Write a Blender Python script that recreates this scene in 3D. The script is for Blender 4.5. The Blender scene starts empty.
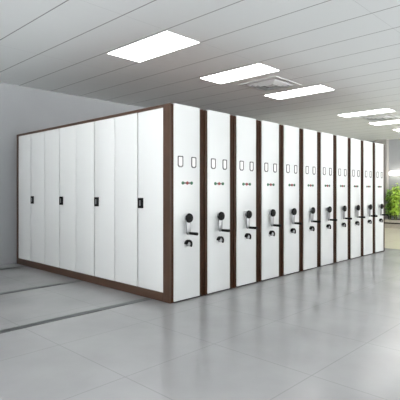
import bpy, bmesh, math, random
from mathutils import Vector, Matrix
random.seed(7)
scn = bpy.context.scene
COL = scn.collection

# ------------------------------------------------------------------ materials
def srgb(r, g, b):
    f = lambda c: (c / 255 / 12.92) if c / 255 <= 0.04045 else ((c / 255 + 0.055) / 1.055) ** 2.4
    return (f(r), f(g), f(b), 1)

def mat(name, col, rough=0.5, metal=0.0, spec=0.5, emit=None, estr=0.0, noise=0.0, nscale=8.0, bump=0.0):
    m = bpy.data.materials.new(name); m.use_nodes = True
    nt = m.node_tree; b = nt.nodes['Principled BSDF']
    b.inputs['Base Color'].default_value = col
    b.inputs['Roughness'].default_value = rough
    b.inputs['Metallic'].default_value = metal
    b.inputs['Specular IOR Level'].default_value = spec
    if emit:
        b.inputs['Emission Color'].default_value = emit
        b.inputs['Emission Strength'].default_value = estr
    if noise or bump:
        tc = nt.nodes.new('ShaderNodeTexCoord')
        n = nt.nodes.new('ShaderNodeTexNoise'); n.inputs['Scale'].default_value = nscale; n.inputs['Detail'].default_value = 4
        nt.links.new(tc.outputs['Object'], n.inputs['Vector'])
        if noise:
            r = nt.nodes.new('ShaderNodeValToRGB')
            r.color_ramp.elements[0].position = 0.3; r.color_ramp.elements[1].position = 0.7
            r.color_ramp.elements[0].color = tuple(c * (1 - noise) for c in col[:3]) + (1,)
            r.color_ramp.elements[1].color = tuple(min(1, c * (1 + noise)) for c in col[:3]) + (1,)
            nt.links.new(n.outputs['Fac'], r.inputs['Fac']); nt.links.new(r.outputs['Color'], b.inputs['Base Color'])
        if bump:
            bp = nt.nodes.new('ShaderNodeBump'); bp.inputs['Strength'].default_value = bump; bp.inputs['Distance'].default_value = 0.01
            nt.links.new(n.outputs['Fac'], bp.inputs['Height']); nt.links.new(bp.outputs['Normal'], b.inputs['Normal'])
    return m

def line_mask(nt, sock, period, phase, width):
    """1 on thin joint lines at phase + k*period along one coordinate"""
    def mth(op, a, b=None):
        n = nt.nodes.new('ShaderNodeMath'); n.operation = op
        for i, v in enumerate((a, b)):
            if v is None: continue
            if isinstance(v, (int, float)): n.inputs[i].default_value = v
            else: nt.links.new(v, n.inputs[i])
        return n.outputs[0]
    t = mth('SUBTRACT', sock, phase - period / 2)
    t = mth('SUBTRACT', t, mth('MULTIPLY', mth('FLOOR', mth('DIVIDE', t, period)), period))
    t = mth('ABSOLUTE', mth('SUBTRACT', t, period / 2))
    return mth('LESS_THAN', t, width / 2), mth

def ceiling_mat():
    m = mat('ceiling_panels', srgb(222, 226, 227), 0.7); nt = m.node_tree; b = nt.nodes['Principled BSDF']
    g = nt.nodes.new('ShaderNodeNewGeometry'); s = nt.nodes.new('ShaderNodeSeparateXYZ')
    nt.links.new(g.outputs['Position'], s.inputs[0])
    mx, mth = line_mask(nt, s.outputs['X'], 0.6065, 0.08, 0.014)
    my, _ = line_mask(nt, s.outputs['Y'], 1.965, 0.19, 0.006)
    w = mth('MAXIMUM', mth('MULTIPLY', mx, 0.8), mth('MULTIPLY', my, 0.25))
    mix = nt.nodes.new('ShaderNodeMix'); mix.data_type = 'RGBA'
    mix.inputs['A'].default_value = srgb(222, 226, 227); mix.inputs['B'].default_value = srgb(105, 108, 112)
    nt.links.new(w, mix.inputs['Factor']); nt.links.new(mix.outputs['Result'], b.inputs['Base Color'])
    return m

def floor_mat():
    m = mat('floor_tiles', srgb(150, 150, 152), 0.24); nt = m.node_tree; b = nt.nodes['Principled BSDF']
    g = nt.nodes.new('ShaderNodeNewGeometry'); s = nt.nodes.new('ShaderNodeSeparateXYZ')
    nt.links.new(g.outputs['Position'], s.inputs[0])
    mx, mth = line_mask(nt, s.outputs['X'], 0.92, 0.29, 0.008)
    my, _ = line_mask(nt, s.outputs['Y'], 0.92, -2.15, 0.008)
    w = mth('MULTIPLY', mth('MAXIMUM', mx, my), 0.26)
    n = nt.nodes.new('ShaderNodeTexNoise'); n.inputs['Scale'].default_value = 1.6; n.inputs['Detail'].default_value = 6
    nt.links.new(g.outputs['Position'], n.inputs['Vector'])
    r = nt.nodes.new('ShaderNodeValToRGB')
    r.color_ramp.elements[0].position = 0.3; r.color_ramp.elements[0].color = srgb(*FLOOR_A)
    r.color_ramp.elements[1].position = 0.75; r.color_ramp.elements[1].color = srgb(*FLOOR_B)
    nt.links.new(n.outputs['Fac'], r.inputs['Fac'])
    bei = nt.nodes.new('ShaderNodeMix'); bei.data_type = 'RGBA'     # beige paints in the bright reflected light at the far lobby end
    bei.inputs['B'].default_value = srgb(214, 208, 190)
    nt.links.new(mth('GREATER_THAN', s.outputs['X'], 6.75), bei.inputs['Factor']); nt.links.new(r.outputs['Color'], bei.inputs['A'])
    mix = nt.nodes.new('ShaderNodeMix'); mix.data_type = 'RGBA'
    mix.inputs['B'].default_value = srgb(92, 93, 96)
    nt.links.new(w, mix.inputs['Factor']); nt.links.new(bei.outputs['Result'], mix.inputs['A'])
    nt.links.new(mix.outputs['Result'], b.inputs['Base Color'])
    return m

FLOOR_A = (156, 156, 158); FLOOR_B = (169, 169, 171)
M = dict(
    white=mat('white_enamel', srgb(219, 222, 222), 0.3, spec=0.4),
    brown=mat('brown_steel', srgb(74, 53, 41), 0.45, noise=0.06, nscale=5),
    shadebrown=mat('shaded_brown_steel', srgb(60, 36, 22), 0.5, spec=0.2, noise=0.06, nscale=5),  # same brown, with the dimmer light of the front gaps worked in
    dark=mat('dark_plinth', srgb(40, 34, 32), 0.6),
    black=mat('black_plastic', srgb(7, 7, 8), 0.55, spec=0.2),
    silver=mat('brushed_silver', srgb(150, 152, 154), 0.38, metal=0.9),
    outline=mat('holder_grey', srgb(66, 68, 72), 0.4),
    card=mat('card_white', srgb(238, 238, 236), 0.6),
    green=mat('green_lens', srgb(42, 104, 72), 0.3),
    red=mat('red_lens', srgb(140, 46, 46), 0.3),
    strip=mat('indicator_strip', srgb(116, 114, 110), 0.4),
    rail=mat('rail_steel', srgb(82, 86, 88), 0.5),
    wall=mat('painted_wall', srgb(158, 161, 164), 0.8, noise=0.02, nscale=2),
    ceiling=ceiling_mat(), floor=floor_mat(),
    lightframe=mat('light_frame', srgb(150, 152, 154), 0.6),
    lamp=mat('light_diffuser', srgb(250, 250, 250), 0.5, emit=(1, 0.985, 0.96, 1), estr=7.0),
    shade=mat('lamp_shade_glass', srgb(250, 246, 236), 0.5, emit=(1, 0.95, 0.85, 1), estr=2.2),
    vent=mat('vent_white', srgb(205, 208, 210), 0.45),
    ventdark=mat('vent_throat', srgb(120, 123, 126), 0.7),
    winframe=mat('window_frame', srgb(215, 217, 219), 0.4),
    stone=mat('planter_stone', srgb(178, 172, 160), 0.7, noise=0.08, nscale=12, bump=0.2),
    soil=mat('soil', srgb(50, 42, 34), 0.95, noise=0.25, nscale=30, bump=0.5),
    leaf_light=mat('leaf_light', srgb(196, 226, 96), 0.45, noise=0.2, nscale=6),
    leaf_dark=mat('leaf_dark', srgb(140, 186, 78), 0.45, noise=0.25, nscale=6),
    stem=mat('plant_stem', srgb(92, 104, 58), 0.7),
    column=mat('column_plaster', srgb(166, 163, 161), 0.75),
)
g = bpy.data.materials.new('window_glass'); g.use_nodes = True
nt = g.node_tree; nt.nodes.clear()
out = nt.nodes.new('ShaderNodeOutputMaterial'); tr = nt.nodes.new('ShaderNodeBsdfTransparent'); gl = nt.nodes.new('ShaderNodeBsdfGlossy')
gl.inputs['Roughness'].default_value = 0.02
fr = nt.nodes.new('ShaderNodeFresnel'); fr.inputs['IOR'].default_value = 1.3
mx = nt.nodes.new('ShaderNodeMixShader')
nt.links.new(fr.outputs[0], mx.inputs[0]); nt.links.new(tr.outputs[0], mx.inputs[1]); nt.links.new(gl.outputs[0], mx.inputs[2]); nt.links.new(mx.outputs[0], out.inputs[0])
M['glass'] = g

# ------------------------------------------------------------------ mesh helper
class MB:
    def __init__(self): self.bm = bmesh.new()
    def _add(self, src, bevel=0, seg=2):
        if bevel:
            bmesh.ops.bevel(src, geom=list(src.edges), offset=bevel, segments=seg, affect='EDGES', profile=0.6, clamp_overlap=True)
        me = bpy.data.meshes.new('tmp'); src.to_mesh(me); src.free()
        self.bm.from_mesh(me); bpy.data.meshes.remove(me); return self
    def box(self, x0, x1, y0, y1, z0, z1, bevel=0, seg=2):
        b = bmesh.new(); bmesh.ops.create_cube(b, size=1)
        for v in b.verts:
            v.co = Vector(((x0 + x1) / 2 + v.co.x * (x1 - x0), (y0 + y1) / 2 + v.co.y * (y1 - y0), (z0 + z1) / 2 + v.co.z * (z1 - z0)))
        return self._add(b, bevel, seg)
    def cyl(self, p0, p1, r0, r1=None, n=28, bevel=0):
        b = bmesh.new(); p0, p1 = Vector(p0), Vector(p1); d = p1 - p0
        bmesh.ops.create_cone(b, cap_ends=True, segments=n, radius1=r0, radius2=r0 if r1 is None else r1, depth=d.length)
        if bevel:
            caps = [e for e in b.edges if len({round(v.co.z, 5) for v in e.verts}) == 1]
            bmesh.ops.bevel(b, geom=caps, offset=bevel, segments=3, affect='EDGES', profile=0.5)
        b.transform(Matrix.Translation((p0 + p1) / 2) @ d.to_track_quat('Z', 'Y').to_matrix().to_4x4())
        return self._add(b)
    def ring(self, c, r_out, r_in, y0, y1, n=32):
        """flat ring whose axis is Y"""
        b = self.bm; rows = []
        for i in range(n):
            a = 2 * math.pi * i / n; ca, sa = math.cos(a), math.sin(a)
            rows.append([b.verts.new((c[0] + r * ca, y, c[2] + r * sa)) for r, y in ((r_out, y0), (r_in, y0), (r_in, y1), (r_out, y1))])
        for i in range(n):
            A, B = rows[i], rows[(i + 1) % n]
            for k in range(4): b.faces.new((A[k], A[(k + 1) % 4], B[(k + 1) % 4], B[k]))
        return self
    def prism(self, pts, y0, y1, bevel=0):
        """pts = [(x,z)] outline extruded along Y"""
        b = bmesh.new(); f = b.faces.new([b.verts.new((x, y0, z)) for x, z in pts])
        r = bmesh.ops.extrude_face_region(b, geom=[f])
        for v in r['geom']:
            if isinstance(v, bmesh.types.BMVert): v.co.y = y1
        bmesh.ops.recalc_face_normals(b, faces=b.faces)
        return self._add(b, bevel)
    def outline(self, pts, w, y0, y1):
        """closed frame of width w following an outline (x,z)"""
        cx = sum(p[0] for p in pts) / len(pts); cz = sum(p[1] for p in pts) / len(pts)
        hx = max(p[0] for p in pts) - cx; hz = max(p[1] for p in pts) - cz
        ins = [(cx + (x - cx) * (1 - w / hx), cz + (z - cz) * (1 - w / hz)) for x, z in pts]
        b = self.bm; n = len(pts); rows = []
        for (x, z), (u, v) in zip(pts, ins):
            rows.append([b.verts.new(q) for q in ((x, y0, z), (u, y0, v), (u, y1, v), (x, y1, z))])
        for i in range(n):
            A, B = rows[i], rows[(i + 1) % n]
            for k in range(4): b.faces.new((A[k], A[(k + 1) % 4], B[(k + 1) % 4], B[k]))
        return self
    def build(self, name, material, parent=None, off=(0, 0, 0), smooth=True):
        bmesh.ops.recalc_face_normals(self.bm, faces=self.bm.faces)
        if any(off): bmesh.ops.translate(self.bm, verts=self.bm.verts, vec=-Vector(off))
        me = bpy.data.meshes.new(name); self.bm.to_mesh(me); self.bm.free()
        me.materials.append(material)
        if smooth:
            me.shade_smooth(); me.set_sharp_from_angle(angle=math.radians(32))
        o = bpy.data.objects.new(name, me); COL.objects.link(o)
        if parent: o.parent = parent
        return o

def empty(name, loc, rz=0):
    o = bpy.data.objects.new(name, None); COL.objects.link(o); o.location = loc; o.rotation_euler = (0, 0, rz); o.empty_display_size = 0.2; return o
def tag(o, label, cat, group=None):
    o['label'] = label; o['category'] = cat
    if group: o['group'] = group
    return o
def struct(o): o['kind'] = 'structure'; return o
def copy_tree(o, parent=None):
    c = o.copy(); COL.objects.link(c)
    if parent: c.parent = parent
    for ch in list(o.children): copy_tree(ch, c)
    return c

# ------------------------------------------------------------------ setting
XW, XE, YS, YN, ZC = -7.0, 13.2, -8.0, 4.16, 3.2
T = 0.2
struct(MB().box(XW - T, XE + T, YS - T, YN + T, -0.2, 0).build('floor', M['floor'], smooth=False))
struct(MB().box(XW - T, XE + T, YS - T, YN + T, ZC, ZC + 0.2).build('ceiling', M['ceiling'], smooth=False))
struct(MB().box(XW - T, XE + T, YN, YN + T, 0, ZC).build('wall_north', M['wall'], smooth=False))

def wall_holes(axis, c0, c1, a0, a1, holes, name):
    """wall slab along one axis with rectangular window holes [(h0,h1,z0,z1)]"""
    m = MB()
    def bx(p0, p1, z0, z1):
        if axis == 'x': m.box(p0, p1, c0, c1, z0, z1)
        else: m.box(c0, c1, p0, p1, z0, z1)
    p = a0
    for h0, h1, z0, z1 in holes:
        bx(p, h0, 0, ZC); bx(h0, h1, 0, z0); bx(h0, h1, z1, ZC); p = h1
    bx(p, a1, 0, ZC)
    return struct(m.build(name, M['wall'], smooth=False))

wn = [0]
def window(axis, c0, c1, h0, h1, z0, z1, face):
    wn[0] += 1
    cm, cc = (c0 + c1) / 2, (h0 + h1) / 2
    loc = (cc, cm, z0) if axis == 'x' else (cm, cc, z0)
    r = struct(empty('window_%d' % wn[0], loc))
    fm, pm = MB(), MB()
    def bx(m, p0, p1, q0, q1, t):
        if axis == 'x': m.box(p0, p1, cm - t, cm + t, q0, q1)
        else: m.box(cm - t, cm + t, p0, p1, q0, q1)
    e = 0.06
    bx(fm, h0, h0 + e, z0, z1, .04); bx(fm, h1 - e, h1, z0, z1, .04); bx(fm, h0 + e, h1 - e, z0, z0 + e, .04); bx(fm, h0 + e, h1 - e, z1 - e, z1, .04)
    n = max(1, round((h1 - h0) / 1.4))
    for i in range(1, n):
        q = h0 + (h1 - h0) * i / n; bx(fm, q - .025, q + .025, z0 + e, z1 - e, .035)
    fm.build('window_frame', M['winframe'], r, loc, smooth=False)
    bx(pm, h0 + e * .5, h1 - e * .5, z0 + e * .5, z1 - e * .5, .006)
    pm.build('window_pane', M['glass'], r, loc, smooth=False)

S_H = [(2.4, 5.6, .5, 2.8), (6.4, 12.6, .6, 2.95)]  # unseen openings added and sized to brighten the fronts and far end
W_H = [(-7.4, -4.0, .3, 2.9), (-3.4, 1.1, .5, 2.9)]  # unseen openings added to light the side doors and left floor
wall_holes('x', YS - T, YS, XW - T, XE + T, S_H, 'wall_south')
wall_holes('y', XW - T, XW, YS, YN, W_H, 'wall_west')
struct(MB().box(XE, XE + T, YS, YN, 0, ZC).build('wall_east', M['wall'], smooth=False))
for h in S_H: window('x', YS - T, YS, *h, (0, 1, 0))
for h in W_H: window('y', XW - T, XW, *h, (1, 0, 0))
# pilaster on the far wall beside the plants
struct(MB().box(XE - 0.22, XE, 2.54, 2.98, 0, ZC, 0.01).build('trim_1', M['column'], smooth=False))

# floor rails the shelving rolls on
for y, lab in ((0.39, 'grey floor rail nearest the camera, running under the front of the shelving'),
               (1.93, 'middle grey floor rail running under the shelving'),
               (3.72, 'farthest grey floor rail, beside the back wall')):
    m = MB(); m.box(-6.2, 6.5, y - .045, y - .010, 0, .004).box(-6.2, 6.5, y + .010, y + .045, 0, .004).box(-6.2, 6.5, y - .010, y + .010, 0, .0030)
    o = m.build('floor_rail', M['rail'], off=(0, y, 0), smooth=False); o.location = (0, y, 0)
    tag(o, lab, 'rail', 'rails across the floor')

# ------------------------------------------------------------------ shelving units
PITCH, UW, UD, UH, Z0 = 0.5695, 0.543, 4.08, 2.295, 0.005
PX0, PX1 = 0.052, 0.473
OFF = (UW / 2, UD / 2, Z0)
PT = 0.014            # panel stands proud of the carcass

def front_parts(root):
    B = lambda m, n, mt, p=root: m.build(n, mt, p, OFF)
    B(MB().box(PX0, PX1, 0, 0.032, 0.018, 2.303, 0.004), 'end_panel', M['white'])
    B(MB().box(PX0 + .005, PX1 + .04, .006, .06, Z0, 0.03), 'kick_plate', M['dark'])
    # card holders: outlined pockets with clipped lower corners
    for x0, x1, z0, z1 in ((.104, .190, 1.570, 1.702), (.326, .408, 1.568, 1.700)):
        c = .02; t = .008
        pts = [(x0 + t, z1), (x0, z1 - t), (x0, z0 + c), (x0 + c, z0), (x1 - c, z0), (x1, z0 + c), (x1, z1 - t), (x1 - t, z1)]
        h = B(MB().outline(pts, .0115, -.006, .001), 'card_holder', M['outline'])
        q = [( (x - (x0 + x1) / 2) * .84 + (x0 + x1) / 2, (z - (z0 + z1) / 2) * .87 + (z0 + z1) / 2) for x, z in pts]
        B(MB().prism(q, -.0025, .001), 'card', M['card'], h)
    # indicator row
    s = B(MB().box(.165, .350, -.004, .001, 1.376, 1.398, .003), 'indicator_strip', M['strip'])
    for x, mt, lab in ((.186, 'green', 'green lens'), (.258, 'red', 'red lens'), (.330, 'green', 'green lens')):
        o = B(MB().cyl((x, .0, 1.387), (x, -.010, 1.387), .021, .018, bevel=.003), 'indicator_lens', M[mt], s)
        o['label'] = lab
    # crank handle: round boss, tapered arm, grip standing out from the panel
    hx, hz = .238, .976
    k = MB().cyl((hx, -.012, hz), (hx, -.032, hz), .034, .034)
    k.prism([(hx - .038, hz), (hx + .038, hz), (hx + .030, hz - .178), (hx + .012, hz - .196), (hx - .012, hz - .196), (hx - .030, hz - .178)], -.049, -.032, .003)
    k.cyl((hx, -.032, hz), (hx, -.049, hz), .046, .046, bevel=.003)
    k.cyl((hx, -.049, hz - .178), (hx, -.065, hz - .178), .012)
    k = B(k, 'crank_handle', M['silver'])
    o = B(MB().cyl((hx, 0, hz), (hx, -.012, hz), .056, .053, bevel=.003), 'boss', M['white'], k); o['label'] = 'white round boss'
    o = B(MB().cyl((hx, -.049, hz), (hx, -.072, hz), .056, .052, bevel=.005).cyl((hx, -.072, hz), (hx, -.076, hz), .022, .020), 'hub_cap', M['black'], k)
    o['label'] = 'black round hub cap'
    o = B(MB().cyl((hx, -.065, hz - .178), (hx, -.19, hz - .178), .0155, .0185, bevel=.004), 'grip', M['black'], k)
    o['label'] = 'black crank grip'
    # lock below the crank
    lx, lz = .246, .668
    l = MB().cyl((lx, -.010, lz), (lx, -.048, lz), .026, .025, bevel=.003)
    l = B(l, 'lock', M['silver'])
    B(MB().cyl((lx, 0, lz), (lx, -.010, lz), .046, .043, bevel=.003), 'escutcheon', M['white'], l)
    kb = MB()
    arc = [math.radians(a) for a in range(-45, 166, 15)]
    for a, b in zip(arc[:-1], arc[1:]):
        kb.cyl((lx + .040 * math.cos(a), -.046, lz + .040 * math.sin(a)), (lx + .040 * math.cos(b), -.046, lz + .040 * math.sin(b)), .0125, n=10)
        kb.cyl((lx + .040 * math.cos(b), -.012, lz + .040 * math.sin(b)), (lx + .040 * math.cos(b), -.046, lz + .040 * math.sin(b)), .0105, n=10)
    o = B(kb, 'lock_guard', M['black'], l); o['label'] = 'black curved guard'

def carcass(first):
    m = MB(); x0 = 0.012 if first else 0.0
    # outer shell with a fine step along its front edges
    m.box(.031 if first else 0, UW, PT + .1, UD, Z0, UH, .003)
    m.box(x0, UW, PT, PT + .11, Z0, UH, .003)
    if not first:
        m.box(0.0, .022, PT - .008, PT + .004, Z0, UH, .002)
    m.box(UW - .022, UW, PT - .008, PT + .004, Z0, UH, .002)
    return m

# the unit at the near end, with a row of doors on its side
first = empty('shelving_unit', (OFF[0], OFF[1], OFF[2]))
carcass(True).build('carcass', M['shadebrown'], first, OFF)
# end frame round the doors
fr = MB()
fr.box(0, .016, PT - .004, .138, Z0, UH + .005, .004)                # stile by the corner
fr.box(-.004, .006, PT + .030, .112, Z0 + .01, UH - .005, .002)      # raised strip on the stile
fr.box(0, .034, 4.022, UD, Z0, UH + .005, .004)
fr.box(0, .034, .138, 4.022, UH - .028, UH + .005, .003)
fr.box(0, .034, .138, 4.022, Z0, .104, .003)
fr.build('end_frame', M['brown'], first, OFF)
n = 8; ya, yb = .138, 4.022; w = (yb - ya) / n
for i in range(n):
    # leaves 0+1, 2+3, ... pair; the handle sits where the leaves of a pair meet
    g0 = .005 if i % 2 == 0 else .011
    g1 = .011 if i % 2 == 0 else .005
    a, b = ya + i * w + g0, ya + (i + 1) * w - g1
    d = MB().box(.008, .030, a, b, .108, UH - .031, .004)
    d = d.build('door', M['white'], first, OFF)
    if i % 2 == 0:
        hy = b - .055
        h = MB().box(-.006, .010, hy - .050, hy + .050, 1.082, 1.208, .005)
        h = h.build('door_handle', M['black'], d, OFF); h['label'] = 'black recessed door handle'
        l = MB().box(-.012, -.004, hy - .011, hy + .011, 1.112, 1.180, .005)
        l.build('lever', M['silver'], d, OFF)
front_parts(first)
GR = 'mobile shelving units in the row'
tag(first, 'nearest white and brown mobile shelving unit, its long side lined with white locker doors', 'shelving unit', GR)

proto = empty('shelving_unit', (OFF[0] + PITCH, OFF[1], OFF[2]))
carcass(False).build('carcass', M['shadebrown'], proto, OFF)
front_parts(proto)
ordn = ['second', 'third', 'fourth', 'fifth', 'sixth', 'seventh', 'eighth', 'ninth', 'tenth']
lab = ['%s white-fronted shelving unit in the row, counting from the doored end' % q for q in ordn]
lab[0] = 'white-fronted shelving unit right beside the doored one, second in the row'
lab[8] = 'white-fronted shelving unit just before the farthest one, tenth in the row'
lab.append('farthest white-fronted shelving unit, the row end next to the green plants')
for i in range(10):
    o = proto if i == 0 else copy_tree(proto)
    o.location = (OFF[0] + PITCH * (i + 1), OFF[1], OFF[2])
    tag(o, lab[i], 'shelving unit', GR)

# ------------------------------------------------------------------ ceiling fittings
def ceiling_light(x0, x1, y0, y1, label):
    c = ((x0 + x1) / 2, (y0 + y1) / 2, ZC)
    r = empty('ceiling_light', c)
    e = .008; z0 = ZC - .007
    f = MB().box(x0 - e, x0, y0 - e, y1 + e, z0, ZC).box(x1, x1 + e, y0 - e, y1 + e, z0, ZC).box(x0, x1, y0 - e, y0, z0, ZC).box(x0, x1, y1, y1 + e, z0, ZC)
    f.build('light_frame', M['lightframe'], r, c, smooth=False)
    MB().box(x0, x1, y0, y1, ZC - .006, ZC - .001).build('diffuser', M['lamp'], r, c, smooth=False)
    return tag(r, label, 'ceiling light', 'panel lights in the ceiling')
for x0, x1, lab in ((.107, .667, 'big bright ceiling panel light nearest the camera, above the doored unit'),
                    (1.95, 2.48, 'bright ceiling panel light on the near side of the nearer air vent'),
                    (3.79, 4.31, 'bright ceiling panel light on the far side of the nearer air vent'),
                    (6.90, 7.36, 'small bright ceiling panel light on the near side of the farther vent'),
                    (8.74, 9.26, 'thin bright ceiling panel light on the far side of the farther vent'),
                    (10.55, 11.07, 'farthest ceiling panel light, a short sliver at the right edge')):
    ceiling_light(x0, x1, .19, 1.42, lab)

def ceiling_vent(cx, cy, s, label):
    c = (cx, cy, ZC); r = empty('ceiling_vent', c)
    def sq(m, h, w, z0, z1):
        m.box(cx - h, cx - h + w, cy - h, cy + h, z0, z1).box(cx + h - w, cx + h, cy - h, cy + h, z0, z1)
        m.box(cx - h + w, cx + h - w, cy - h, cy - h + w, z0, z1).box(cx - h + w, cx + h - w, cy + h - w, cy + h, z0, z1)
        return m
    sq(MB(), s, .07, ZC - .012, ZC).build('vent_frame', M['vent'], r, c, smooth=False)
    MB().box(cx - s + .07, cx + s - .07, cy - s + .07, cy + s - .07, ZC - .006, ZC - .001).build('vent_throat', M['ventdark'], r, c, smooth=False)
    for k, (h, w) in enumerate(((s - .10, .035), (s - .17, .03), (s - .24, .03))):
        m = MB(); z = ZC - .016 - .004 * k
        # sloped square louvre ring
        bm = m.bm; P = []
        for rr, zz in ((h, z + .012), (h - w, z - .012), (h - w, z - .008), (h, z + .016)):
            P.append([bm.verts.new((cx + a * rr, cy + d * rr, zz - .004)) for a, d in ((-1, -1), (1, -1), (1, 1), (-1, 1))])
        for i in range(4):
            for q in range(4):
                bm.faces.new((P[q][i], P[q][(i + 1) % 4], P[(q + 1) % 4][(i + 1) % 4], P[(q + 1) % 4][i]))
        m.build('louvre', M['vent'], r, c, smooth=False)
    MB().box(cx - .07, cx + .07, cy - .07, cy + .07, ZC - .03, ZC - .024).build('vent_plate', M['vent'], r, c, smooth=False)
    return tag(r, label, 'air vent', 'square air vents in the ceiling')
ceiling_vent(3.15, .83, .40, 'larger square white air vent between the two nearer ceiling lights')
ceiling_vent(8.03, .83, .40, 'farther small square air vent between two distant ceiling lights')

# ------------------------------------------------------------------ lobby end: planter, plants, wall lamp
px0, px1, py0, py1 = 12.25, 12.95, 0.9, 3.4
c = ((px0 + px1) / 2, (py0 + py1) / 2, 0)
pl = empty('planter', c)
m = MB().box(px0, px1, py0, py0 + .07, 0, .30, .006).box(px0, px1, py1 - .07, py1, 0, .30, .006).box(px0, px0 + .07, py0 + .07, py1 - .07, 0, .30, .006).box(px1 - .07, px1, py0 + .07, py1 - .07, 0, .30, .006)
m.box(px0 + .06, px1 - .06, py0 + .06, py1 - .06, 0, .20)
m.build('planter_wall', M['stone'], pl, c, smooth=False)
MB().box(px0 + .07, px1 - .07, py0 + .07, py1 - .07, .19, .296).build('soil', M['soil'], pl, c, smooth=False)
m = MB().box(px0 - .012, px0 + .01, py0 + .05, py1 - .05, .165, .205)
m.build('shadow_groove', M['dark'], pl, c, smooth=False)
tag(pl, 'low stone planter along the far wall holding the green plants', 'planter')

def leafy(name, h, nl, lmat, seed, L=.165):
    rnd = random.Random(seed)
    root = empty(name, (0, 0, 0))
    sm = MB(); fm = MB(); bm = fm.bm
    stems = []
    for k in range(7):
        a = rnd.uniform(0, 6.28); lean = rnd.uniform(.02, .10); hh = h * rnd.uniform(.65, 1)
        p = Vector((.04 * math.cos(a), .04 * math.sin(a), 0)); q = Vector((lean * math.cos(a), lean * math.sin(a), hh))
        sm.cyl(p, q, .012, .005, n=7); stems.append((p, q, a))
    for i in range(nl):
        p, q, a = stems[i % 7]; t = rnd.uniform(.14, 1.0)
        base = p.lerp(q, t); az = rnd.uniform(0, 6.28); el = rnd.uniform(-.2, .9)
        ln = L * rnd.uniform(.6, 1.1); wd = ln * rnd.uniform(.2, .3)
        d = Vector((math.cos(az), math.sin(az), 0)); s = Vector((-math.sin(az), math.cos(az), 0))
        rows = []
        for j in range(6):
            u = j / 5; prof = math.sin(math.pi * min(1, .06 + u * .94)) ** .8 if j < 5 else .02
            cpt = base + d * ln * u * math.cos(el) + Vector((0, 0, ln * (u * math.sin(el) - .45 * u * u)))
            rows.append([bm.verts.new(cpt + s * wd * prof * e + Vector((0, 0, abs(e) * wd * prof * .35))) for e in (-1, 0, 1)])
        for r0, r1 in zip(rows[:-1], rows[1:]):
            for e in (0, 1): bm.faces.new((r0[e], r0[e + 1], r1[e + 1], r1[e]))
    sm.build('stem', M['stem'], root)
    fm.build('foliage', M[lmat], root)
    return root
pa = leafy('leafy_plant', 1.32, 460, 'leaf_light', 3)
pb = leafy('leafy_plant', 1.08, 380, 'leaf_dark', 5, .15)
spots = [(12.48, 2.70, pa, 'bright yellow-green leafy plant right beside the end of the shelving'),
         (12.76, 2.35, pb, 'shorter mid-green leafy plant between two brighter ones at the right edge'),
         (12.46, 2.04, pa, 'bright yellow-green leafy plant at the right edge, below the wall lamp'),
         (12.74, 1.72, pb, 'shorter mid-green leafy plant in the planter right of the wall lamp')]
used = set()
for i, (x, y, src, lb) in enumerate(spots):
    o = src if src not in used else copy_tree(src)
    used.add(src)
    o.location = (x, y, .297); o.rotation_euler = (0, 0, i * 1.9)
    tag(o, lb, 'plant', 'plants in the stone planter')

lx, ly, lz = XE, 2.16, 1.95
lp = empty('wall_lamp', (lx, ly, lz))
MB().cyl((lx, ly, lz), (lx - .03, ly, lz), .09).cyl((lx - .03, ly, lz), (lx - .16, ly, lz), .02).build('lamp_bracket', M['winframe'], lp, (lx, ly, lz))
MB().box(lx - .26, lx - .06, ly - .30, ly + .30, lz - .08, lz + .08, .06, 4).build('lamp_shade', M['shade'], lp, (lx, ly, lz))
tag(lp, 'glowing white wall lamp above the plants at the right edge', 'lamp')

# ------------------------------------------------------------------ daylight
w = bpy.data.worlds.new('overcast_sky'); scn.world = w; w.use_nodes = True
nt = w.node_tree; bg = nt.nodes['Background']; bg.inputs['Strength'].default_value = 1.0
tc = nt.nodes.new('ShaderNodeTexCoord'); sx = nt.nodes.new('ShaderNodeSeparateXYZ'); mr = nt.nodes.new('ShaderNodeMapRange'); mxw = nt.nodes.new('ShaderNodeMix'); mxw.data_type = 'RGBA'
nt.links.new(tc.outputs['Generated'], sx.inputs[0]); nt.links.new(sx.outputs['Z'], mr.inputs['Value'])
mr.inputs['From Min'].default_value = -0.06; mr.inputs['From Max'].default_value = 0.06
SKY, GROUND_FILL = 4.0, 8.2          # overcast sky above, lower half brightened as added fill for the ceiling
mxw.inputs['A'].default_value = (GROUND_FILL, GROUND_FILL, GROUND_FILL * .99, 1); mxw.inputs['B'].default_value = (SKY, SKY * .99, SKY * .975, 1)
nt.links.new(mr.outputs['Result'], mxw.inputs['Factor']); nt.links.new(mxw.outputs['Result'], bg.inputs['Color'])

# ------------------------------------------------------------------ camera
f_px, yaw = 440.7, math.radians(43.8936)
cd = bpy.data.cameras.new('camera'); cam = bpy.data.objects.new('camera', cd); COL.objects.link(cam)
cd.sensor_fit = 'HORIZONTAL'; cd.sensor_width = 36; cd.lens = f_px / 400 * 36
cd.shift_y = -8.5 / 400
cd.clip_start = 0.05
cam.location = (-3.3938, -3.7243, 1.2869)
cam.rotation_euler = (math.pi / 2, 0, yaw - math.pi / 2)
scn.camera = cam
scn.view_settings.view_transform = 'Standard'; scn.view_settings.look = 'None'
scn.view_settings.gamma = 1; scn.view_settings.use_curve_mapping = False
scn.view_settings.exposure = 1.16
scn.cycles.use_denoising = True
scn.cycles.max_bounces = 10; scn.cycles.diffuse_bounces = 6
scn.cycles.sample_clamp_indirect = 6
